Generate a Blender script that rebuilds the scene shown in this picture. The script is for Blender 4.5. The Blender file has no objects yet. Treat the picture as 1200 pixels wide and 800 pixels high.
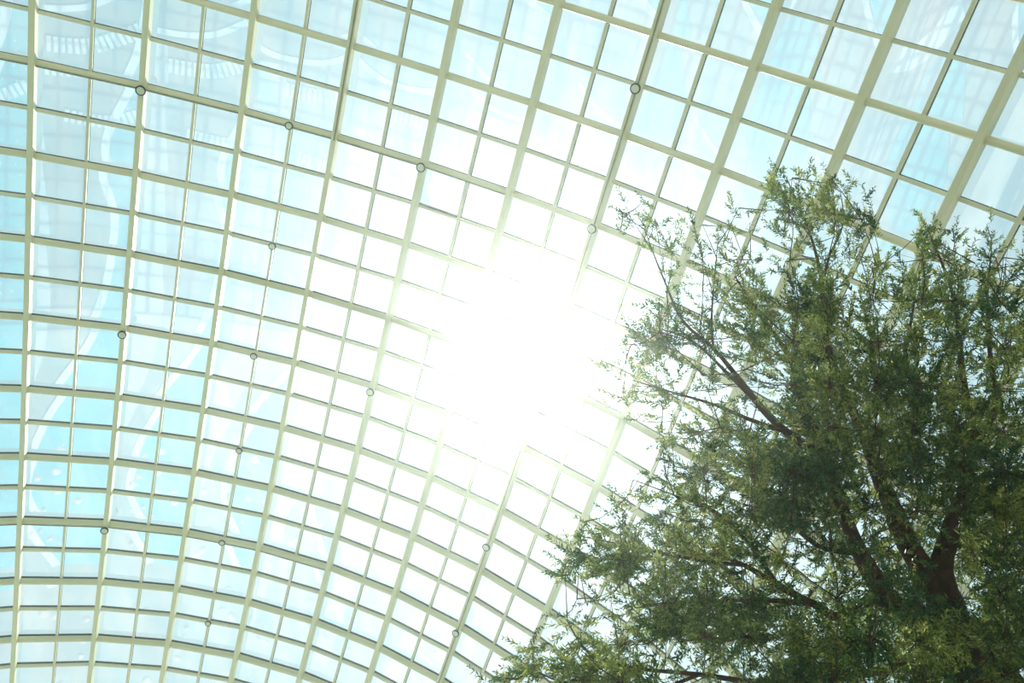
import bpy, math, random
import numpy as np
from mathutils import Matrix, Vector

# ------------------------------------------------------------------ camera
C = bpy.context.scene
COL = C.collection
CAM_H = 1.6
FOCAL = 916.3                                    # pixels of the 1200 x 800 frame
CAMROT = np.array([[0.99995678, -0.00929722, 0.0],
                   [-0.00845342, -0.90920306, -0.41626714],
                   [0.00387013, 0.41624915, -0.90924236]])
cam_data = bpy.data.cameras.new('camera')
cam_data.sensor_fit = 'HORIZONTAL'
cam_data.sensor_width = 36.0
cam_data.lens = 36.0 * FOCAL / 1200.0
cam_data.clip_end = 500
cam = bpy.data.objects.new('camera', cam_data)
COL.objects.link(cam)
cam.matrix_world = Matrix.Translation((0, 0, CAM_H)) @ Matrix(CAMROT.tolist()).to_4x4()
C.camera = cam

# ------------------------------------------------------------------ light
SUN = CAMROT @ np.array([(624 - 600) / FOCAL, -(421 - 400) / FOCAL, -1.0]); SUN /= np.linalg.norm(SUN)
SUN_POWER = 6.5
GLARE_VEIL = 0.0026
GLARE_VEIL_G = 0.87
SKY_FAR = (0.44, 0.67, 0.75)
SKY_NEAR = (1.0, 1.0, 0.98)

world = bpy.data.worlds.new('sky'); C.world = world
world.use_nodes = True
nt = world.node_tree; nt.nodes.clear()
def nn(t, kind, **kw):
    n = t.nodes.new(kind)
    for k, v in kw.items(): setattr(n, k, v)
    return n
out = nn(nt, 'ShaderNodeOutputWorld'); bg = nn(nt, 'ShaderNodeBackground')
tc = nn(nt, 'ShaderNodeTexCoord')
dot = nn(nt, 'ShaderNodeVectorMath', operation='DOT_PRODUCT'); dot.inputs[1].default_value = SUN.tolist()
nt.links.new(tc.outputs['Generated'], dot.inputs[0])
def wmath(op, a, b=None):
    n = nn(nt, 'ShaderNodeMath', operation=op)
    for k, v in enumerate((a, b)):
        if v is None: continue
        if isinstance(v, (int, float)): n.inputs[k].default_value = v
        else: nt.links.new(v, n.inputs[k])
    return n.outputs[0]
cosg = wmath('MAXIMUM', dot.outputs['Value'], 0.0)
wide = wmath('MULTIPLY', wmath('POWER', cosg, 7.0), 0.75)
mid = wmath('MULTIPLY', wmath('POWER', cosg, 60.0), 1.6)
tight = wmath('MULTIPLY', wmath('POWER', cosg, 900.0), 14.0)
disc = wmath('MULTIPLY', wmath('POWER', cosg, 30000.0), 120.0)
glow = wmath('ADD', wmath('ADD', wide, mid), wmath('ADD', tight, disc))
cl = nn(nt, 'ShaderNodeTexNoise'); cl.inputs['Scale'].default_value = 3.0; cl.inputs['Detail'].default_value = 5.0
nt.links.new(tc.outputs['Generated'], cl.inputs['Vector'])
ramp = nn(nt, 'ShaderNodeValToRGB')
ramp.color_ramp.elements[0].position = 0.42; ramp.color_ramp.elements[0].color = (*SKY_FAR, 1)
ramp.color_ramp.elements[1].position = 0.72; ramp.color_ramp.elements[1].color = (0.66, 0.82, 0.88, 1)
nt.links.new(cl.outputs['Fac'], ramp.inputs[0])
sc_ = nn(nt, 'ShaderNodeVectorMath', operation='SCALE'); sc_.inputs[0].default_value = SKY_NEAR
nt.links.new(glow, sc_.inputs['Scale'])
ad = nn(nt, 'ShaderNodeVectorMath', operation='ADD')
nt.links.new(ramp.outputs[0], ad.inputs[0]); nt.links.new(sc_.outputs[0], ad.inputs[1])
nt.links.new(ad.outputs[0], bg.inputs['Color']); nt.links.new(bg.outputs[0], out.inputs['Surface'])

sun_data = bpy.data.lights.new('sun', 'SUN')
sun_data.energy = SUN_POWER; sun_data.angle = math.radians(0.53); sun_data.color = (1.0, 0.97, 0.88)
sun = bpy.data.objects.new('sun', sun_data); COL.objects.link(sun)
sun.rotation_euler = Vector(SUN.tolist()).to_track_quat('Z', 'Y').to_euler()
sun.location = (0, 0, 60)

vs = C.view_settings
vs.view_transform = 'Standard'; vs.look = 'None'; vs.exposure = 0.0; vs.gamma = 1.0
vs.use_curve_mapping = False
C.cycles.transparent_max_bounces = 16

rng = np.random.default_rng(11)

# ------------------------------------------------------------------ helpers
def link_mesh(name, verts, faces, mat, parent=None, smooth=False):
    me = bpy.data.meshes.new(name)
    me.from_pydata([tuple(map(float, v)) for v in verts], [], faces)
    if mat: me.materials.append(mat)
    if smooth: me.polygons.foreach_set('use_smooth', [True] * len(me.polygons))
    me.update()
    o = bpy.data.objects.new(name, me); COL.objects.link(o)
    if parent: o.parent = parent
    return o

def empty(name, loc=(0, 0, 0)):
    o = bpy.data.objects.new(name, None); o.location = loc; COL.objects.link(o)
    return o

def tag(o, label, cat, group=None, kind=None):
    o['label'] = label; o['category'] = cat
    if group: o['group'] = group
    if kind: o['kind'] = kind

def unit(v):
    v = np.asarray(v, float)
    return v / (np.linalg.norm(v, axis=-1, keepdims=True) + 1e-12)

def at(px, py, depth):
    """point seen at a pixel of the 1200 x 800 frame, at a depth in metres along the view axis"""
    c = np.array([(px - 600) / FOCAL, -(py - 400) / FOCAL, -1.0]) * depth
    return CAMROT @ c + np.array([0, 0, CAM_H])

def material(name):
    m = bpy.data.materials.new(name); m.use_nodes = True
    t = m.node_tree; b = t.nodes['Principled BSDF']
    return m, t, b

def noise_colour(t, b, c0, c1, scale, detail=4, lo=0.35, hi=0.65, coord='Object'):
    tcn = nn(t, 'ShaderNodeTexCoord'); nz = nn(t, 'ShaderNodeTexNoise'); r = nn(t, 'ShaderNodeValToRGB')
    nz.inputs['Scale'].default_value = scale; nz.inputs['Detail'].default_value = detail
    r.color_ramp.elements[0].position = lo; r.color_ramp.elements[0].color = (*c0, 1)
    r.color_ramp.elements[1].position = hi; r.color_ramp.elements[1].color = (*c1, 1)
    t.links.new(tcn.outputs[coord], nz.inputs['Vector']); t.links.new(nz.outputs['Fac'], r.inputs[0])
    t.links.new(r.outputs[0], b.inputs['Base Color'])
    return nz, r

def simple(name, c0, c1, scale=2.0, rough=0.5, metal=0.0):
    m, t, b = material(name)
    noise_colour(t, b, c0, c1, scale)
    b.inputs['Roughness'].default_value = rough; b.inputs['Metallic'].default_value = metal
    return m

STEEL = simple('cream_painted_steel', (0.70, 0.645, 0.42), (0.76, 0.70, 0.48), 0.7, 0.45)
BAR = simple('cream_painted_bar', (0.70, 0.645, 0.45), (0.76, 0.70, 0.51), 0.9, 0.5)
RUBBER = simple('black_rubber', (0.012, 0.014, 0.013), (0.02, 0.022, 0.02), 8, 0.8)
CONDUIT = simple('olive_conduit', (0.22, 0.21, 0.11), (0.32, 0.30, 0.17), 6, 0.6)
FIXTURE = simple('cream_plastic', (0.62, 0.62, 0.46), (0.70, 0.70, 0.54), 5, 0.5)

def glass(name, tint, refl):
    m = bpy.data.materials.new(name); m.use_nodes = True
    t = m.node_tree; t.nodes.clear()
    o = nn(t, 'ShaderNodeOutputMaterial'); mx = nn(t, 'ShaderNodeMixShader')
    tr = nn(t, 'ShaderNodeBsdfTransparent'); gl = nn(t, 'ShaderNodeBsdfGlossy')
    gl.inputs['Roughness'].default_value = 0.0
    gl.inputs['Color'].default_value = (0.92, 1.0, 1.0, 1)
    lw = nn(t, 'ShaderNodeLayerWeight'); lw.inputs['Blend'].default_value = 0.5
    pw = nn(t, 'ShaderNodeMath', operation='POWER'); pw.inputs[1].default_value = 5.0; t.links.new(lw.outputs['Facing'], pw.inputs[0])
    add = nn(t, 'ShaderNodeMath', operation='ADD'); add.inputs[1].default_value = refl; add.use_clamp = True
    t.links.new(pw.outputs[0], add.inputs[0])
    # faint dust streaks on the pane: slightly less clear tint
    tcn = nn(t, 'ShaderNodeTexCoord'); mp = nn(t, 'ShaderNodeMapping'); mp.inputs['Scale'].default_value = (1.2, 0.35, 0.8)
    nz = nn(t, 'ShaderNodeTexNoise'); nz.inputs['Scale'].default_value = 1.3; nz.inputs['Detail'].default_value = 6
    r = nn(t, 'ShaderNodeValToRGB')
    r.color_ramp.elements[0].position = 0.38; r.color_ramp.elements[0].color = (*tint, 1)
    r.color_ramp.elements[1].position = 0.66; r.color_ramp.elements[1].color = (0.97, 0.985, 0.985, 1)
    t.links.new(tcn.outputs['Object'], mp.inputs[0]); t.links.new(mp.outputs[0], nz.inputs['Vector'])
    t.links.new(nz.outputs['Fac'], r.inputs[0]); t.links.new(r.outputs[0], tr.inputs['Color'])
    t.links.new(add.outputs[0], mx.inputs[0]); t.links.new(tr.outputs[0], mx.inputs[1]); t.links.new(gl.outputs[0], mx.inputs[2])
    t.links.new(mx.outputs[0], o.inputs['Surface'])
    return m
GLASS = glass('clear_coated_glass', (0.90, 0.97, 0.985), 0.13)
VENT_GLASS = glass('tinted_vent_glass', (0.76, 0.92, 0.95), 0.15)

# ------------------------------------------------------------------ the dome: a torus patch, 3 m modules
MOD = 3.0
KJ, KI, J0, I0, SJ = 0.02568, 0.12723, 4.23883, 7.41058, 0.95092
DA = MOD * np.array([[0.861330862, -0.265887916, 0.432911957],
                     [0.237569014, 0.964003950, 0.119404135],
                     [-0.449076954, 0.0, 0.893493083]])
DB = np.array([1.40404557, 15.99669524, 24.97044393])
def dome(i, j):
    """node of the dome and its outward normal"""
    ph = SJ * (j - J0) * KJ; r = 1 / KJ; R = 1 / KI; th = (i - I0) * KI
    rad = R - r * (1 - math.cos(ph))
    p = np.array([rad * math.sin(th), r * math.sin(ph), rad * math.cos(th) - R])
    n = np.array([math.cos(ph) * math.sin(th), math.sin(ph), math.cos(ph) * math.cos(th)])
    return DA @ p + DB, unit(DA @ n)
IA, IB = -9, 17                                 # ribs
JA, JB = -5, 13                                 # arches
NODE = {(i, j): dome(i, j) for i in range(IA, IB + 1) for j in range(JA, JB + 1)}
def node(i, j):
    """major nodes lie on the dome; in between, the facets are flat"""
    i0, j0 = min(math.floor(i), IB - 1), min(math.floor(j), JB - 1); a, b = i - i0, j - j0
    P = N = 0
    for di, wi in ((0, 1 - a), (1, a)):
        for dj, wj in ((0, 1 - b), (1, b)):
            w = wi * wj
            if w > 1e-9:
                p, n = NODE[(i0 + di, j0 + dj)]; P = P + w * p; N = N + w * n
    return P, unit(N)

def sweep(name, pts, nrms, prof, mat, parent, smooth=False):
    """sweep a closed profile [(across, outward)] along a polyline on the dome"""
    pts = np.array(pts); nrms = np.array(nrms)
    tan = np.gradient(pts, axis=0); tan = unit(tan)
    V = []
    for p, n, t in zip(pts, nrms, tan):
        s = unit(np.cross(t, n))
        for (a, h) in prof: V.append(p + s * a + n * h)
    k = len(prof); F = []
    for q in range(len(pts) - 1):
        for m in range(k):
            F.append((q * k + m, q * k + (m + 1) % k, (q + 1) * k + (m + 1) % k, (q + 1) * k + m))
    F.append(tuple(range(k))[::-1]); F.append(tuple(range((len(pts) - 1) * k, len(pts) * k)))
    return link_mesh(name, V, F, mat, parent, smooth)

def rect(w, lo, hi, bev=0.0):
    h = w / 2
    if not bev: return [(-h, lo), (h, lo), (h, hi), (-h, hi)]
    return [(-h + bev, lo), (h - bev, lo), (h, lo + bev), (h, hi), (-h, hi), (-h, lo + bev)]
def oval(w, lo, hi, n=10):
    return [(w / 2 * math.sin(2 * math.pi * q / n), (lo + hi) / 2 - (hi - lo) / 2 * math.cos(2 * math.pi * q / n)) for q in range(n)]

ceiling = empty('ceiling', (0, 0, 0)); ceiling['kind'] = 'structure'
jline = [j for j in range(JA, JB + 1)]
iline = [i for i in range(IA, IB + 1)]
for i in range(IA, IB + 1):
    L = [node(i, j) for j in jline]; P = [a for a, b in L]; N = [b for a, b in L]
    o = sweep('rib', P, N, rect(0.165, -0.58, -0.03, 0.02), STEEL, ceiling)
    sweep('gasket', P, N, rect(0.135, 0.02, 0.045), RUBBER, o)
for j in range(JA, JB + 1):
    L = [node(i, j) for i in iline]; P = [a for a, b in L]; N = [b for a, b in L]
    o = sweep('arch', P, N, oval(0.20, -0.33, -0.03), STEEL, ceiling, True)
    sweep('gasket', P, N, rect(0.135, 0.02, 0.045), RUBBER, o)
for i in range(IA, IB):
    L = [node(i + .5, j) for j in jline]; P = [a for a, b in L]; N = [b for a, b in L]
    o = sweep('glazing_bar', P, N, rect(0.085, -0.13, -0.015), BAR, ceiling)
    sweep('gasket', P, N, rect(0.105, 0.03, 0.085), RUBBER, o)
for j in range(JA, JB):
    L = [node(i, j + .5) for i in iline]; P = [a for a, b in L]; N = [b for a, b in L]
    o = sweep('glazing_bar', P, N, rect(0.085, -0.13, -0.015), BAR, ceiling)
    sweep('gasket', P, N, rect(0.105, 0.03, 0.085), RUBBER, o)
# conduits clipped under some of the members
def conduit(cells, off, drop):
    L = [node(*c) for c in cells]; P = [a for a, b in L]; N = [b for a, b in L]
    sweep('conduit', P, N, [(off + x, drop + y) for x, y in oval(0.045, -0.022, 0.022, 6)], CONDUIT, ceiling, True)
conduit([(i, 1) for i in range(-2, 7)], -0.05, -0.34)
conduit([(i, 7) for i in range(-2, 6)], -0.06, -0.34)
conduit([(4, j) for j in range(-3, 2)], 0.03, -0.61)
conduit([(7, j) for j in range(-3, 10)], 0.03, -0.61)

# panes: the 300 that show largest are parts, the rest one part
def pane_geo(i, j, m=0.03):
    c = [node(i, j), node(i + .5, j), node(i + .5, j + .5), node(i, j + .5)]
    P = np.array([a for a, b in c]); cen = P.mean(0); n = unit(sum(b for a, b in c))
    P = cen + (P - cen) * (1 - m)
    V = np.vstack([P - n * 0.012, P + n * 0.012])
    return V
PF = [(3, 2, 1, 0), (4, 5, 6, 7), (0, 1, 5, 4), (1, 2, 6, 5), (2, 3, 7, 6), (3, 0, 4, 7)]
def project(p):
    c = CAMROT.T @ (p - np.array([0, 0, CAM_H]))
    if c[2] > -0.1: return None
    return 600 + FOCAL * c[0] / -c[2], 400 - FOCAL * c[1] / -c[2], -c[2]
VENT = (5.0, 1.0)
inview, rest = [], []
for a in range(IA * 2, IB * 2):
    for b in range(JA * 2, JB * 2):
        i, j = a / 2, b / 2
        V = pane_geo(i, j); q = project(V.mean(0))
        if q and -25 < q[0] < 1225 and -25 < q[1] < 825 and (i, j) != VENT:
            pr = [project(v) for v in V[:4]]
            area = 0.5 * abs((pr[2][0] - pr[0][0]) * (pr[3][1] - pr[1][1]) - (pr[3][0] - pr[1][0]) * (pr[2][1] - pr[0][1]))
            if q[0] > 840 and q[1] > 420: area *= 0.15       # behind the tree
            inview.append((area, i, j, V))
        elif (i, j) != VENT: rest.append(V)
inview.sort(key=lambda t: -t[0])
for area, i, j, V in inview[:298]:
    link_mesh('pane', V, PF, GLASS, ceiling)
rest += [t[3] for t in inview[298:]]
VV = np.vstack(rest)
FF = [tuple(8 * k + q for q in f) for k in range(len(rest)) for f in PF]
o = link_mesh('pane_field', VV, FF, GLASS, ceiling); o['kind'] = 'stuff'
# one opening vent light, set a little proud in a black seal
V = pane_geo(*VENT, m=0.06)
vn = node(VENT[0] + .25, VENT[1] + .25)[1]
vent = link_mesh('vent_pane', V - vn * 0.06, PF, VENT_GLASS, ceiling)
P4 = pane_geo(*VENT, m=0.02)[:4]; P4i = pane_geo(*VENT, m=0.085)[:4]
V = np.vstack([P4 - vn * 0.10, P4i - vn * 0.10, P4 - vn * 0.03, P4i - vn * 0.03])
F = []
for q in range(4):
    r = (q + 1) % 4
    F += [(q, r, 4 + r, 4 + q), (8 + r, 8 + q, 12 + q, 12 + r), (q, 8 + q, 8 + r, r), (4 + r, 12 + r, 12 + q, 4 + q)]
link_mesh('vent_seal', V, F, RUBBER, vent)

# ------------------------------------------------------------------ the garden floor (mirrored in the panes)
def disc(name, outline, z0, z1, mat, parent):
    n = len(outline)
    V = [(x, y, z0) for x, y in outline] + [(x, y, z1) for x, y in outline]
    F = [tuple(range(n, 2 * n)), tuple(range(n))[::-1]] + [(q, (q + 1) % n, n + (q + 1) % n, n + q) for q in range(n)]
    return link_mesh(name, V, F, mat, parent)
def smooth_path(pts, n=14):
    P = np.array(pts, float); Q = []
    for k in range(len(P) - 1):
        p0, p1, p2, p3 = P[max(k - 1, 0)], P[k], P[k + 1], P[min(k + 2, len(P) - 1)]
        for s in np.linspace(0, 1, n, endpoint=False):
            Q.append(0.5 * (2 * p1 + (p2 - p0) * s + (2 * p0 - 5 * p1 + 4 * p2 - p3) * s * s + (3 * p1 - p0 - 3 * p2 + p3) * s ** 3))
    Q.append(P[-1]); return np.array(Q)
def ribbon(name, pts, w, z0, z1, mat, parent):
    Q = smooth_path(pts); t = unit(np.gradient(Q, axis=0)); s = np.stack([-t[:, 1], t[:, 0]], 1)
    L, R = Q + s * w / 2, Q - s * w / 2; n = len(Q); V = []
    for z in (z0, z1): V += [(x, y, z) for x, y in L] + [(x, y, z) for x, y in R]
    F = []
    for q in range(n - 1):
        F += [(2 * n + q, 3 * n + q, 3 * n + q + 1, 2 * n + q + 1), (q, q + 1, n + q + 1, n + q),
              (q, 2 * n + q, 2 * n + q + 1, q + 1), (n + q, n + q + 1, 3 * n + q + 1, 3 * n + q)]
    F += [(0, n, 3 * n, 2 * n), (n - 1, 3 * n - 1, 4 * n - 1, 2 * n - 1)]
    return link_mesh(name, V, F, mat, parent)

m, t, b = material('garden_ground')
noise_colour(t, b, (0.30, 0.29, 0.22), (0.46, 0.45, 0.38), 0.25, 6, 0.4, 0.6)
b.inputs['Roughness'].default_value = 0.9
floor = disc('floor', [(-90, -80), (80, -80), (80, 110), (-90, 110)], -0.3, 0.0, m, None); floor['kind'] = 'structure'
m, t, b = material('turquoise_pool')
nz, r = noise_colour(t, b, (0.06, 0.40, 0.45), (0.11, 0.54, 0.58), 0.5, 5)
vo = nn(t, 'ShaderNodeTexVoronoi'); vo.inputs['Scale'].default_value = 2.6  # white flecks put the sparkle of water glitter into the pool colour
lt = nn(t, 'ShaderNodeMath', operation='LESS_THAN'); lt.inputs[1].default_value = 0.13
mxc = nn(t, 'ShaderNodeMix', data_type='RGBA'); mxc.inputs['B'].default_value = (0.9, 0.95, 0.95, 1)
tcn = nn(t, 'ShaderNodeTexCoord'); t.links.new(tcn.outputs['Object'], vo.inputs['Vector'])
t.links.new(vo.outputs['Distance'], lt.inputs[0]); t.links.new(lt.outputs[0], mxc.inputs['Factor'])
t.links.new(r.outputs[0], mxc.inputs['A']); t.links.new(mxc.outputs['Result'], b.inputs['Base Color'])
b.inputs['Roughness'].default_value = 0.6; b.inputs['Specular IOR Level'].default_value = 0.1
POOL = m
WHITE = simple('white_stone_kerb', (0.80, 0.80, 0.78), (0.88, 0.88, 0.86), 1.5, 0.7)
PAVE = simple('pale_paving', (0.58, 0.58, 0.56), (0.72, 0.72, 0.70), 0.8, 0.8)
edge1 = [(-8.2, 9.5), (-9.6, 13), (-12.2, 17), (-12.4, 21), (-14.5, 26), (-18.0, 30), (-20.0, 34), (-19.0, 39)]
e = smooth_path(edge1)
disc('pool', [tuple(p) for p in e] + [(-12, 42), (-4, 36), (-1.5, 26), (-2, 16), (-5, 10)], 0.0, 0.06, POOL, floor)
ribbon('kerb', edge1, 0.5, 0.0, 0.16, WHITE, floor)
edge2 = [(-18, -5), (-16.2, 0), (-13.2, 3.6), (-10.6, 5.6), (-9.2, 8.2)]
edge3 = [(-9.2, 8.2), (-7.2, 6.4), (-4.5, 5.5), (-1.5, 6.5)]
disc('pool', [tuple(p) for p in smooth_path(edge2)] + [tuple(p) for p in smooth_path(edge3)][1:] + [(0, -6)], 0.0, 0.06, POOL, floor)
ribbon('kerb', edge2, 0.45, 0.0, 0.16, WHITE, floor)
ribbon('kerb', [(-17.6, 7.5), (-15.2, 9.4), (-12.0, 10.0), (-9.5, 9.3)], 0.35, 0.0, 0.16, WHITE, floor)
ribbon('footpath', [(-15.4, 10), (-16.2, 14), (-17.2, 20), (-18.6, 26), (-22.5, 33), (-26, 44)], 2.2, 0.0, 0.05, PAVE, floor)
ribbon('footpath', [(-16.2, 15), (-20, 13), (-26, 14), (-34, 12)], 2.4, 0.0, 0.06, PAVE, floor)
ribbon('footpath', [(-22, -2), (-26, 1), (-33, 1.5)], 1.6, 0.0, 0.06, WHITE, floor)
disc('pool', [(-22 + 3.2 * math.cos(a) * (1 + .15 * math.sin(3 * a)), 5.5 + 5 * math.sin(a)) for a in np.linspace(0, 2 * math.pi, 30, endpoint=False)], 0.0, 0.06, POOL, floor)
# a white slatted boardwalk along the edge of the upper pool
def boards(pts, w, step):
    Q = smooth_path(pts, 40); L = np.r_[0, np.cumsum(np.linalg.norm(np.diff(Q, axis=0), axis=1))]
    V, F = [], []
    for d in np.arange(0, L[-1], step):
        c = np.array([np.interp(d, L, Q[:, 0]), np.interp(d, L, Q[:, 1])]); c2 = np.array([np.interp(d + .05, L, Q[:, 0]), np.interp(d + .05, L, Q[:, 1])])
        t = unit(c2 - c); n_ = np.array([-t[1], t[0]]); k = len(V)
        for z in (0.1, 0.2):
            for a, b in ((-.5, -.5), (.5, -.5), (.5, .5), (-.5, .5)):
                q = c + n_ * a * w + t * b * step * .62; V.append((q[0], q[1], z))
        F += [tuple(k + q for q in f) for f in PF]
    return V, F
V, F = [], []
for pts, w in ((edge3, 1.1), ([(-9.2, 11.6), (-12, 12.2), (-15, 11.6)], 0.9), ([(-9, 15.2), (-11.5, 15.6), (-14, 14.8)], 0.8)):
    a, b2 = boards(pts, w, 0.36); F += [tuple(len(V) + z for z in f) for f in b2]; V += a
o = link_mesh('boardwalk', V, F, WHITE, floor); o['kind'] = 'stuff'
BLOOM = simple('blush_blossom', (0.85, 0.55, 0.42), (0.92, 0.75, 0.62), 3, 0.8)
def mound(x, y, r, h):
    V, F = [], []
    n, k = 10, 4
    for q in range(k):
        a = q / k * math.pi / 2
        for s in range(n):
            b_ = 2 * math.pi * s / n; rr = r * math.cos(a) * (1 + 0.12 * math.sin(3 * b_ + x))
            V.append((x + rr * math.cos(b_), y + rr * math.sin(b_), h * math.sin(a)))
    V.append((x, y, h))
    for q in range(k - 1):
        for s in range(n): F.append((q * n + s, q * n + (s + 1) % n, (q + 1) * n + (s + 1) % n, (q + 1) * n + s))
    for s in range(n): F.append(((k - 1) * n + s, (k - 1) * n + (s + 1) % n, k * n))
    return V, F
V, F = [], []
for q in range(44):
    a, b2 = mound(-21.5 + rng.uniform(-4.5, 4.5), 40 + rng.uniform(-7.5, 9), rng.uniform(.16, .40), rng.uniform(.2, .45))
    F += [tuple(len(V) + z for z in f) for f in b2]; V += a
o = link_mesh('flower_bed', V, F, BLOOM, floor); o['kind'] = 'stuff'

# ------------------------------------------------------------------ mist added under the glass to imitate lens glare
V = []
js = list(range(JA, JB + 1)); is_ = list(range(IA, IB + 1))
for j in js:
    for i in is_:
        p, n = NODE[(i, j)]; q = p - n * 0.7; q[2] = max(q[2], 0.4); V.append(q)
ni = len(is_); F = []
for a in range(len(js) - 1):
    for c in range(ni - 1): F.append((a * ni + c, a * ni + c + 1, (a + 1) * ni + c + 1, (a + 1) * ni + c))
    F.append((a * ni + ni - 1, a * ni, (a + 1) * ni, (a + 1) * ni + ni - 1))
F.append(tuple(range(ni))[::-1]); F.append(tuple(range((len(js) - 1) * ni, len(js) * ni)))
hm = bpy.data.materials.new('glare_veil_volume'); hm.use_nodes = True; t = hm.node_tree; t.nodes.clear()
o_ = nn(t, 'ShaderNodeOutputMaterial'); vsn = nn(t, 'ShaderNodeVolumeScatter')
vsn.inputs['Color'].default_value = (0.97, 1.0, 0.985, 1); vsn.inputs['Density'].default_value = GLARE_VEIL; vsn.inputs['Anisotropy'].default_value = GLARE_VEIL_G
t.links.new(vsn.outputs[0], o_.inputs['Volume'])
if GLARE_VEIL > 0:
    glare_veil = link_mesh('glare_veil', V, F, hm); tag(glare_veil, 'thin mist added under the glass dome to imitate lens glare', 'glare_veil', kind='stuff')

# ------------------------------------------------------------------ the tree
GRID = """
00000000000000300000000000
00000000000000624300000000
00000001300022566520010000
00000003521131455561042020
00000000352341144420174243
00000000142444235334367544
00000000024466367445677674
00000002453377688666788687
00000003665467777677766677
00000002665556687788756667
00000023433444688888867666
00000034544322688888787775
00000001224553789887888888
00000000146677899998989889
00000000046778999999998999
00000000346678899999889999
00000034567788999878789999
00000011557788888765878899
00006789887776466677877888
00005789877766646667876788
00002346787766657767864588
00002224578888777888997799
00113334788887788899999899
00544566233787689998999999
14788888534456899866899877
"""
GRID = [[int(c) for c in row] for row in GRID.split()]
GRID = [list(r) for r in GRID]
# the rows left of the crown edge that the grid shortens: rows 600-625
GRID[17][4] = 1; GRID[17][5] = 1; GRID[17][6] = 5; GRID[17][7] = 5
# outside the frame the crown goes on, thinning out
for k, r in enumerate(GRID):
    y = (k + .5) / 25
    for e_ in range(9):
        far = e_ / 9
        r.append(int(max(0, round(min(8, r[25]) * (1 - far ** 2) * (1 if y > .2 else 0.6)))))
for k in range(4):
    GRID.append([int(max(0, c - 2 * k)) if q > 3 else 0 for q, c in enumerate(GRID[24])])

CROWN = at(1000, 560, 10.6)
def crown_depth(px, py):
    """mean depth and half thickness of the crown at a pixel"""
    dx, dy = (px - 1000) / 420.0, (py - 570) / 400.0
    r2 = dx * dx + dy * dy
    s = 10.6 + (570 - py) / 380.0 * 1.1 + 0.5 * dx
    return s, 0.35 + 1.9 * math.sqrt(max(0.0, 1 - r2))

BARK, t, b = material('brown_bark')
noise_colour(t, b, (0.045, 0.028, 0.018), (0.17, 0.085, 0.045), 5.0, 8, 0.3, 0.7)
tcn = nn(t, 'ShaderNodeTexCoord'); mp = nn(t, 'ShaderNodeMapping'); mp.inputs['Scale'].default_value = (14, 14, 3)
nz = nn(t, 'ShaderNodeTexNoise'); nz.inputs['Scale'].default_value = 1.0; nz.inputs['Detail'].default_value = 6
bp = nn(t, 'ShaderNodeBump'); bp.inputs['Strength'].default_value = 0.8; bp.inputs['Distance'].default_value = 0.03
t.links.new(tcn.outputs['Object'], mp.inputs[0]); t.links.new(mp.outputs[0], nz.inputs['Vector'])
t.links.new(nz.outputs['Fac'], bp.inputs['Height']); t.links.new(bp.outputs[0], b.inputs['Normal'])
b.inputs['Roughness'].default_value = 0.85

def tube(path, radii, sides=10, rough=0.0):
    P = np.array(path, float)
    n = 6 if len(P) > 2 else 4
    Q = smooth_path(P, n)
    rr = np.interp(np.linspace(0, len(P) - 1, len(Q)), np.arange(len(P)), radii)
    tan = unit(np.gradient(Q, axis=0)); ref = np.array([0.31, 0.52, 0.79])
    V, F = [], []
    for k in range(len(Q)):
        s = unit(np.cross(tan[k], ref)); u = np.cross(s, tan[k])
        for q in range(sides):
            a = 2 * math.pi * q / sides; w = rr[k] * (1 + rough * math.sin(3 * a + k * .7) + rough * rng.uniform(-.6, .6))
            V.append(Q[k] + w * (math.cos(a) * s + math.sin(a) * u))
    for k in range(len(Q) - 1):
        for q in range(sides): F.append((k * sides + q, k * sides + (q + 1) % sides, (k + 1) * sides + (q + 1) % sides, (k + 1) * sides + q))
    F.append(tuple(range(sides))[::-1]); F.append(tuple(range((len(Q) - 1) * sides, len(Q) * sides)))
    return V, F, Q

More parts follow.
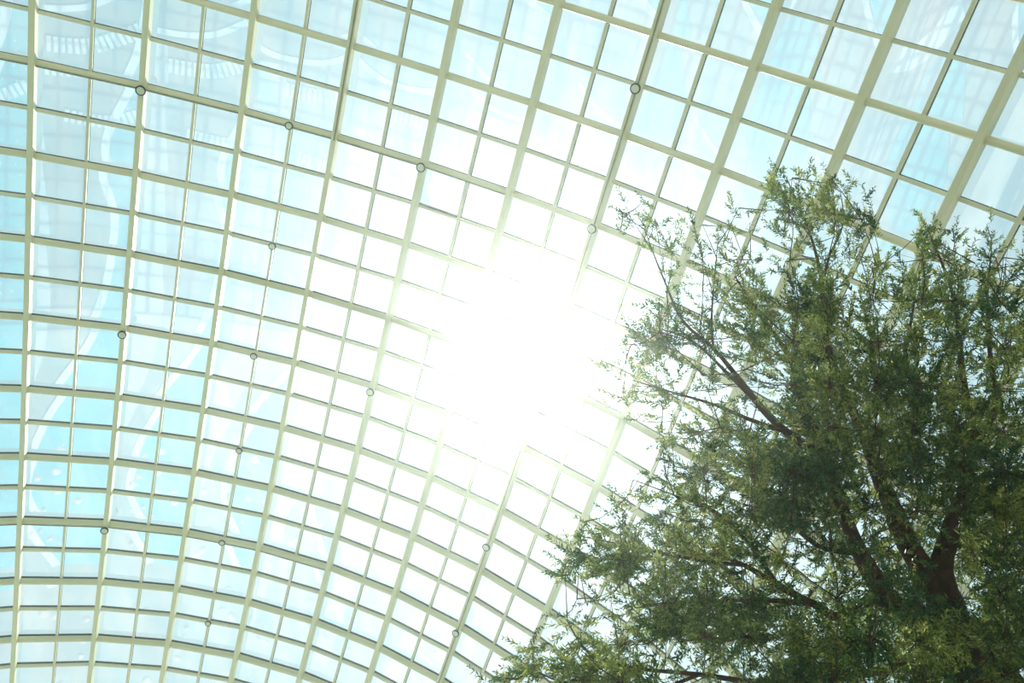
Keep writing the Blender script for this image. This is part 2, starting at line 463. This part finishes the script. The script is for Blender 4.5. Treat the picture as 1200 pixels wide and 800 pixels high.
fork = at(1150, 775, 10.3)
base = np.array([fork[0] + 0.35, fork[1] + 0.4, 0.0])
tree = empty('tree', tuple(base))
tag(tree, 'large evergreen tree with narrow green leaves and brown limbs at the right', 'tree')
SKEL = []
def limb(name, path, radii, sides=10, rough=0.06):
    V, F, Q = tube(path, radii, sides, rough)
    V = [v - base for v in V]
    SKEL.append(np.asarray(Q))
    return link_mesh(name, V, F, BARK, tree, True)
def pix(*pts): return [at(*p) for p in pts]
limb('trunk', [base, base * [1, 1, 0] + [-.05, -.05, 3.0], (base + fork) / 2 * [1, 1, 0] + [0, 0, 5.6], fork, at(1118, 735, 10.3)],
     [0.46, 0.39, 0.34, 0.29, 0.22], 14)
LIMBS = [
    ([(1140, 772, 10.2), (1062, 728, 10.0), (1034, 692, 10.0), (1008, 648, 10.1), (985, 592, 10.3), (962, 535, 10.5), (940, 470, 10.8), (925, 418, 11.0), (890, 368, 11.2), (862, 325, 11.4)], [.24, .19, .17, .13, .10, .08, .06, .045, .03, .012]),
    ([(1125, 748, 10.3), (1112, 705, 10.5), (1104, 660, 10.6), (1116, 615, 10.7), (1128, 580, 10.9), (1140, 520, 11.1), (1128, 440, 11.5), (1118, 350, 11.8), (1090, 275, 12.2)], [.26, .21, .17, .14, .11, .08, .06, .035, .01]),
    ([(1115, 715, 10.5), (1078, 662, 10.7), (1056, 620, 10.8), (1036, 572, 10.9), (1010, 505, 11.1), (985, 450, 11.3), (968, 395, 11.5), (962, 325, 11.8), (948, 270, 12.0), (920, 205, 12.3)], [.23, .19, .18, .14, .09, .07, .055, .035, .022, .008]),
    ([(1034, 692, 10.0), (985, 722, 9.7), (955, 708, 9.6), (912, 686, 9.5), (872, 662, 9.5), (835, 650, 9.6), (780, 640, 9.9)], [.10, .075, .06, .05, .035, .025, .01]),
    ([(955, 708, 9.6), (915, 704, 9.5), (860, 703, 9.5), (800, 706, 9.6), (745, 712, 9.8)], [.045, .038, .03, .02, .008]),
    ([(958, 530, 10.6), (920, 505, 10.3), (888, 472, 10.2), (868, 446, 10.2), (836, 408, 10.4), (800, 375, 10.6), (775, 320, 10.9), (755, 268, 11.2)], [.085, .07, .055, .042, .03, .022, .015, .006]),
    ([(888, 472, 10.2), (855, 440, 10.0), (815, 402, 10.1), (775, 385, 10.3)], [.035, .028, .018, .007]),
    ([(920, 505, 10.3), (880, 492, 10.0), (840, 475, 10.0), (790, 460, 10.2), (740, 445, 10.4)], [.04, .033, .024, .016, .006]),
    ([(836, 408, 10.4), (834, 370, 10.6), (838, 320, 10.8), (842, 275, 11.1)], [.022, .018, .012, .006]),
    ([(964, 335, 11.8), (972, 300, 11.9), (988, 262, 12.0), (985, 225, 12.1)], [.026, .02, .013, .006]),
    ([(1140, 520, 11.1), (1166, 480, 11.2), (1160, 410, 11.4), (1157, 345, 11.7), (1162, 295, 12.0)], [.06, .05, .04, .025, .008]),
    ([(1116, 615, 10.7), (1165, 590, 10.9), (1215, 605, 11.2), (1275, 560, 11.5)], [.10, .08, .06, .02]),
    ([(1150, 775, 10.2), (1105, 785, 9.9), (1060, 780, 9.7), (1000, 790, 9.6), (940, 775, 9.6)], [.18, .13, .09, .05, .015]),
    ([(1060, 780, 9.7), (1018, 745, 9.3), (980, 755, 9.2), (950, 772, 9.2)], [.035, .022, .016, .008]),
    ([(1000, 790, 9.6), (900, 800, 9.5), (820, 790, 9.6), (740, 782, 9.8), (690, 765, 9.9), (662, 722, 10.1)], [.06, .045, .035, .025, .018, .006]),
    ([(820, 790, 9.6), (740, 815, 9.6), (660, 800, 9.7), (610, 775, 9.8)], [.03, .026, .016, .006]),
    ([(912, 686, 9.5), (880, 640, 9.8), (840, 600, 10.0), (790, 580, 10.2), (742, 562, 10.4)], [.036, .03, .022, .014, .006]),
    ([(872, 662, 9.5), (810, 655, 9.5), (740, 640, 9.7), (680, 628, 9.9)], [.03, .024, .016, .006]),
    ([(1008, 648, 10.1), (960, 640, 9.8), (915, 605, 9.7), (870, 590, 9.8)], [.05, .04, .03, .01]),
    ([(1010, 505, 11.1), (1050, 450, 11.2), (1065, 390, 11.4), (1075, 330, 11.7)], [.05, .04, .028, .008]),
]
BARE = []
for k, (path, radii) in enumerate(LIMBS):
    radii = [r * .82 for r in radii]
    limb('branch', pix(*path), radii, 9)
    Q = SKEL[-1]; rr = np.interp(np.linspace(0, len(path) - 1, len(Q)), np.arange(len(path)), radii)
    if k in (0, 1, 2, 3, 4, 5, 7, 13, 18): BARE += [(q, r) for q, r in zip(Q, rr) if r > (.08 if k < 3 else .025) and q[2] > fork[2] + .55]
SK = np.vstack(SKEL[1:])

# foliage clumps: every patch of the crown gets a few clumps at their own depths
COVER = [0, .06, .16, .27, .39, .53, .68, .80, .90, .955]
LEAF_L, LEAF_W = 0.086, 0.021
CELL = 25.0
clump_of = {}
def clumps(bx, by):
    k = (bx, by)
    if k not in clump_of:
        px, py = 550 + (bx + .5) * 2 * CELL, 175 + (by + .5) * 2 * CELL
        s, h = crown_depth(px, py)
        n = 2 + int(round(h * 1.6))
        clump_of[k] = [(px + rng.uniform(-22, 22), py + rng.uniform(-22, 22), s + d) for d in (np.linspace(-h, h, n) + rng.uniform(-.25, .25, n))]
    return clump_of[k]
from mathutils import noise as mnoise
def density(px, py):
    """crowns are clotted: thick sprays with thin places between"""
    v = mnoise.noise(Vector((px / 46.0, py / 46.0, 3.1)))
    return min(1.7, max(0.35, 1.06 + 1.25 * v))
tw_base, tw_dir, tw_len, tw_clump = [], [], [], []
CL, CLid = [], {}
for ry, row in enumerate(GRID):
    for rx, d in enumerate(row):
        if not d: continue
        k = -math.log(1 - COVER[d])
        sdepth, _ = crown_depth(550 + rx * CELL, 175 + ry * CELL)
        area = (CELL * sdepth / FOCAL) ** 2
        leaves = k * area / (LEAF_L * LEAF_W * 0.55 * 0.62) * 2.0 * density(550 + rx * CELL, 175 + ry * CELL)
        nt_ = leaves / 26.0
        nt_ = int(nt_) + (rng.random() < nt_ - int(nt_))
        cs = clumps(rx // 2, ry // 2)
        for q in range(nt_):
            w = rng.integers(len(cs)); c = cs[w]
            key = (rx // 2, ry // 2, w)
            if key not in CLid: CLid[key] = len(CL); CL.append(at(*c))
            p = at(550 + (rx + rng.random()) * CELL, 175 + (ry + rng.random()) * CELL, c[2] + rng.normal(0, .16))
            tw_base.append(p); tw_clump.append(CLid[key])
TB = np.array(tw_base); tw_clump = np.array(tw_clump)
# the inner crown is bare in front of the heavy limbs
keep = np.ones(len(TB), bool); eye = np.array([0, 0, CAM_H])
for q, r in BARE:
    v = eye - q; v = v / np.linalg.norm(v); w = TB - q; al = w @ v
    dist = np.linalg.norm(w - al[:, None] * v, axis=1)
    keep &= ~((al > -0.1) & (dist < r + 0.05) & (rng.random(len(TB)) < (.30 if r > .08 else .4)))
TB, tw_clump = TB[keep], tw_clump[keep]
CL = np.array(CL)
for k in range(len(CL)):
    mk = tw_clump == k
    if mk.any(): CL[k] = TB[mk].mean(0)
used = np.unique(tw_clump); remap = np.full(len(CL), -1); remap[used] = np.arange(len(used))
CL = CL[used]; tw_clump = remap[tw_clump]; TC = CL[tw_clump]
axis_pt = np.array([CROWN[0], CROWN[1], 0]); o3 = TB - CROWN
dirs = unit(o3) * 0.75 + unit(TB - TC) * 0.55 + np.array([0, 0, 0.45]) + rng.normal(0, .45, TB.shape)
TD = unit(dirs)
TL = rng.uniform(.22, .42, len(TB))
TB = TB - TD * TL[:, None] * 0.5                # the twig is centred on its place

# thin wood: clump to nearest limb, twig to clump
def prisms(A, B, ra, rb):
    d = unit(B - A); s = unit(np.cross(d, [0.3, 0.5, 0.81])); u = np.cross(s, d)
    out = []
    for P, r in ((A, ra), (B, rb)):
        r = np.broadcast_to(np.asarray(r, float).reshape(-1, 1), (len(A), 1))
        for q in range(3):
            a = 2 * math.pi * q / 3
            out.append(P + r * (math.cos(a) * s + math.sin(a) * u))
    V = np.stack(out, 1).reshape(-1, 3)
    f = np.array([[0, 1, 4, 3], [1, 2, 5, 4], [2, 0, 3, 5]])
    return V, (np.arange(len(A))[:, None, None] * 6 + f[None]).reshape(-1, 4)
def big_mesh(name, V, F, mat, parent, attr=None):
    me = bpy.data.meshes.new(name); k = F.shape[1]
    me.vertices.add(len(V)); me.vertices.foreach_set('co', V.astype(np.float32).ravel())
    me.loops.add(F.size); me.loops.foreach_set('vertex_index', F.astype(np.int32).ravel())
    me.polygons.add(len(F)); me.polygons.foreach_set('loop_start', np.arange(0, F.size, k, dtype=np.int32))
    me.update(calc_edges=True); me.materials.append(mat)
    if attr is not None:
        at_ = me.attributes.new('tone', 'FLOAT', 'POINT'); at_.data.foreach_set('value', attr.astype(np.float32))
    o = bpy.data.objects.new(name, me); COL.objects.link(o); o.parent = parent
    return o
reach = np.array([((SK - c) ** 2).sum(1).min() for c in CL])
near = np.zeros_like(CL); joined = SK.copy()
for k in np.argsort(reach):                     # each clump springs from the nearest wood already there
    near[k] = joined[np.argmin(((joined - CL[k]) ** 2).sum(1) + np.maximum(0, joined[:, 2] - CL[k][2] + .1) * 1.2)]
    joined = np.vstack([joined, CL[k]])
midp = (near + CL) / 2 + np.array([0, 0, -0.06])
p1 = prisms(near, midp, .010, .007); p2 = prisms(midp, CL, .007, .004); p3 = prisms(TC, TB, .0028, .002)
p4 = prisms(TB, TB + TD * TL[:, None], .0022, .001)
VS, FS, off = [], [], 0
for V, F in (p1, p2, p3, p4): VS.append(V - base); FS.append(F + off); off += len(V)
o = big_mesh('twig', np.vstack(VS), np.vstack(FS), BARK, tree); o['kind'] = 'stuff'

# leaves: alternate along each twig, folded on the midrib
NL = 26
n = len(TB) * NL
ti = np.repeat(np.arange(len(TB)), NL)
s = np.tile((np.arange(NL) + .5) / NL, len(TB))
d = TD[ti]; ref = unit(rng.normal(0, 1, (len(TB), 3)))[ti]
e1 = unit(np.cross(d, ref)); e2 = np.cross(d, e1)
az = np.tile(np.arange(NL) * 2.4, len(TB)) + rng.uniform(-.4, .4, n)
rad = np.cos(az)[:, None] * e1 + np.sin(az)[:, None] * e2
tilt = rng.uniform(.45, 1.05, n)[:, None]
ld = unit(np.cos(tilt) * d + np.sin(tilt) * rad + rng.normal(0, .16, (n, 3)) + np.array([0, 0, -0.05]))
lb = TB[ti] + d * (TL[ti] * s)[:, None]
ln = LEAF_L * rng.uniform(.62, 1.25, n) * (1.05 - .35 * s)
wd = LEAF_W * rng.uniform(.8, 1.2, n)
side = unit(np.cross(ld, unit(d + rng.normal(0, .5, (n, 3)))))
nor = np.cross(side, ld)
v0 = lb; v2 = lb + ld * ln[:, None] - nor * (ln * .06)[:, None]
mpt = lb + ld * (ln * .45)[:, None] + nor * (wd * .25)[:, None]
v1 = mpt + side * (wd * .5)[:, None]; v3 = mpt - side * (wd * .5)[:, None]
V = np.stack([v0, v1, v2, v3], 1).reshape(-1, 3) - base
F = (np.arange(n)[:, None, None] * 4 + np.array([[0, 1, 2], [0, 2, 3]])[None]).reshape(-1, 3)
ctone = rng.uniform(0, 1, len(CL))[tw_clump]
tone = np.clip(.55 * ctone[ti] + .45 * rng.random(n) + .12 * (s - .5) + .03, 0, 1)
LEAF = bpy.data.materials.new('olive_green_leaf'); LEAF.use_nodes = True; t = LEAF.node_tree; t.nodes.clear()
o_ = nn(t, 'ShaderNodeOutputMaterial'); df = nn(t, 'ShaderNodeBsdfPrincipled'); tl = nn(t, 'ShaderNodeBsdfTranslucent'); mx = nn(t, 'ShaderNodeMixShader')
an = nn(t, 'ShaderNodeAttribute', attribute_name='tone'); r1 = nn(t, 'ShaderNodeValToRGB'); r2 = nn(t, 'ShaderNodeValToRGB')
for r, c in ((r1, ((0.007, 0.034, 0.026), (0.024, 0.070, 0.032), (0.20, 0.21, 0.055))), (r2, ((0.02, 0.10, 0.05), (0.26, 0.36, 0.08), (0.90, 0.84, 0.24)))):
    r.color_ramp.elements[0].color = (*c[0], 1); r.color_ramp.elements[1].color = (*c[2], 1)
    el = r.color_ramp.elements.new(.55); el.color = (*c[1], 1)
    t.links.new(an.outputs['Fac'], r.inputs[0])
t.links.new(r1.outputs[0], df.inputs['Base Color']); df.inputs['Roughness'].default_value = 0.45; df.inputs['Specular IOR Level'].default_value = 0.35
t.links.new(r2.outputs[0], tl.inputs['Color']); mx.inputs[0].default_value = 0.5
t.links.new(df.outputs[0], mx.inputs[1]); t.links.new(tl.outputs[0], mx.inputs[2]); t.links.new(mx.outputs[0], o_.inputs['Surface'])
o = big_mesh('foliage', V, F, LEAF, tree, np.repeat(tone, 4)); o['kind'] = 'stuff'
print('LEAVES', n, 'TWIGS', len(TB), 'CLUMPS', len(CL), 'PANES', len(inview), len(rest))

# ------------------------------------------------------------------ round fixtures on the dome
FIX = [
    (2, 1, 'rib', 'round cream fixture with black rim near the top left corner, largest of its column'),
    (3.5, 1, 'arch', 'round cream fixture hanging from the arch, right of the top left corner fixture'),
    (5, 1, 'rib', 'round cream fixture at the upper left corner of the tinted vent pane'),
    (7, -0.5, 'rib', 'round cream fixture highest on the conduit rib, top centre of the photo'),
    (7, 1, 'rib', 'round cream fixture on the conduit rib, just left of the tree top'),
    (3.5, 2.5, 'bar', 'small round cream fixture on thin glazing bars, in the upper left quarter'),
    (2, 4, 'rib', 'round cream fixture on the left rib, halfway down the photo'),
    (3.5, 4, 'arch', 'round cream fixture under an arch, right of the mid-left rib fixture'),
    (5, 4, 'rib', 'round cream fixture on a rib left of the glaring sun'),
    (3.5, 5.5, 'bar', 'tiny round cream fixture on thin bars, below the mid-left pair'),
    (2, 7, 'rib', 'round cream fixture with heavy black rim low on the left rib'),
    (3.5, 7, 'arch', 'round cream fixture under a low arch, right of the low left rib one'),
    (3.5, 8.5, 'bar', 'lowest round cream fixture, on thin bars near the bottom left'),
    (7, 5.5, 'rib', 'round cream fixture on the conduit rib below the glaring sun'),
    (7, 7, 'rib', 'lowest round cream fixture on the conduit rib, bottom centre'),
]
def lathe(name, prof, mat, parent, sides=16):
    V = [(r * math.cos(2 * math.pi * q / sides), r * math.sin(2 * math.pi * q / sides), z) for r, z in prof for q in range(sides)]
    F = []
    k = len(prof)
    for a in range(k - 1):
        for q in range(sides): F.append((a * sides + q, a * sides + (q + 1) % sides, (a + 1) * sides + (q + 1) % sides, (a + 1) * sides + q))
    F.append(tuple(range(sides))[::-1]); F.append(tuple(range((k - 1) * sides, k * sides)))
    return link_mesh(name, V, F, mat, parent)
for i, j, on, lab in FIX:
    p, nrm = node(i, j)
    drop = {'rib': 0.585, 'arch': 0.335, 'bar': 0.13}[on]
    k = 1.0 if on == 'rib' else .85
    f = empty('round_fixture', tuple(p - nrm * (drop - .004)))
    f.rotation_euler = Vector((-nrm).tolist()).to_track_quat('Z', 'Y').to_euler()
    f.scale = (k, k, k)
    tag(f, lab, 'fixture', 'round fixtures on the dome')
    lathe('face', [(0.02, 0.0), (0.10, 0.0), (0.115, 0.05), (0.115, 0.085), (0.09, 0.10), (0.01, 0.10)], FIXTURE, f)
    lathe('rim', [(0.117, 0.03), (0.150, 0.03), (0.152, 0.06), (0.148, 0.088), (0.117, 0.088), (0.117, 0.03)], RUBBER, f)
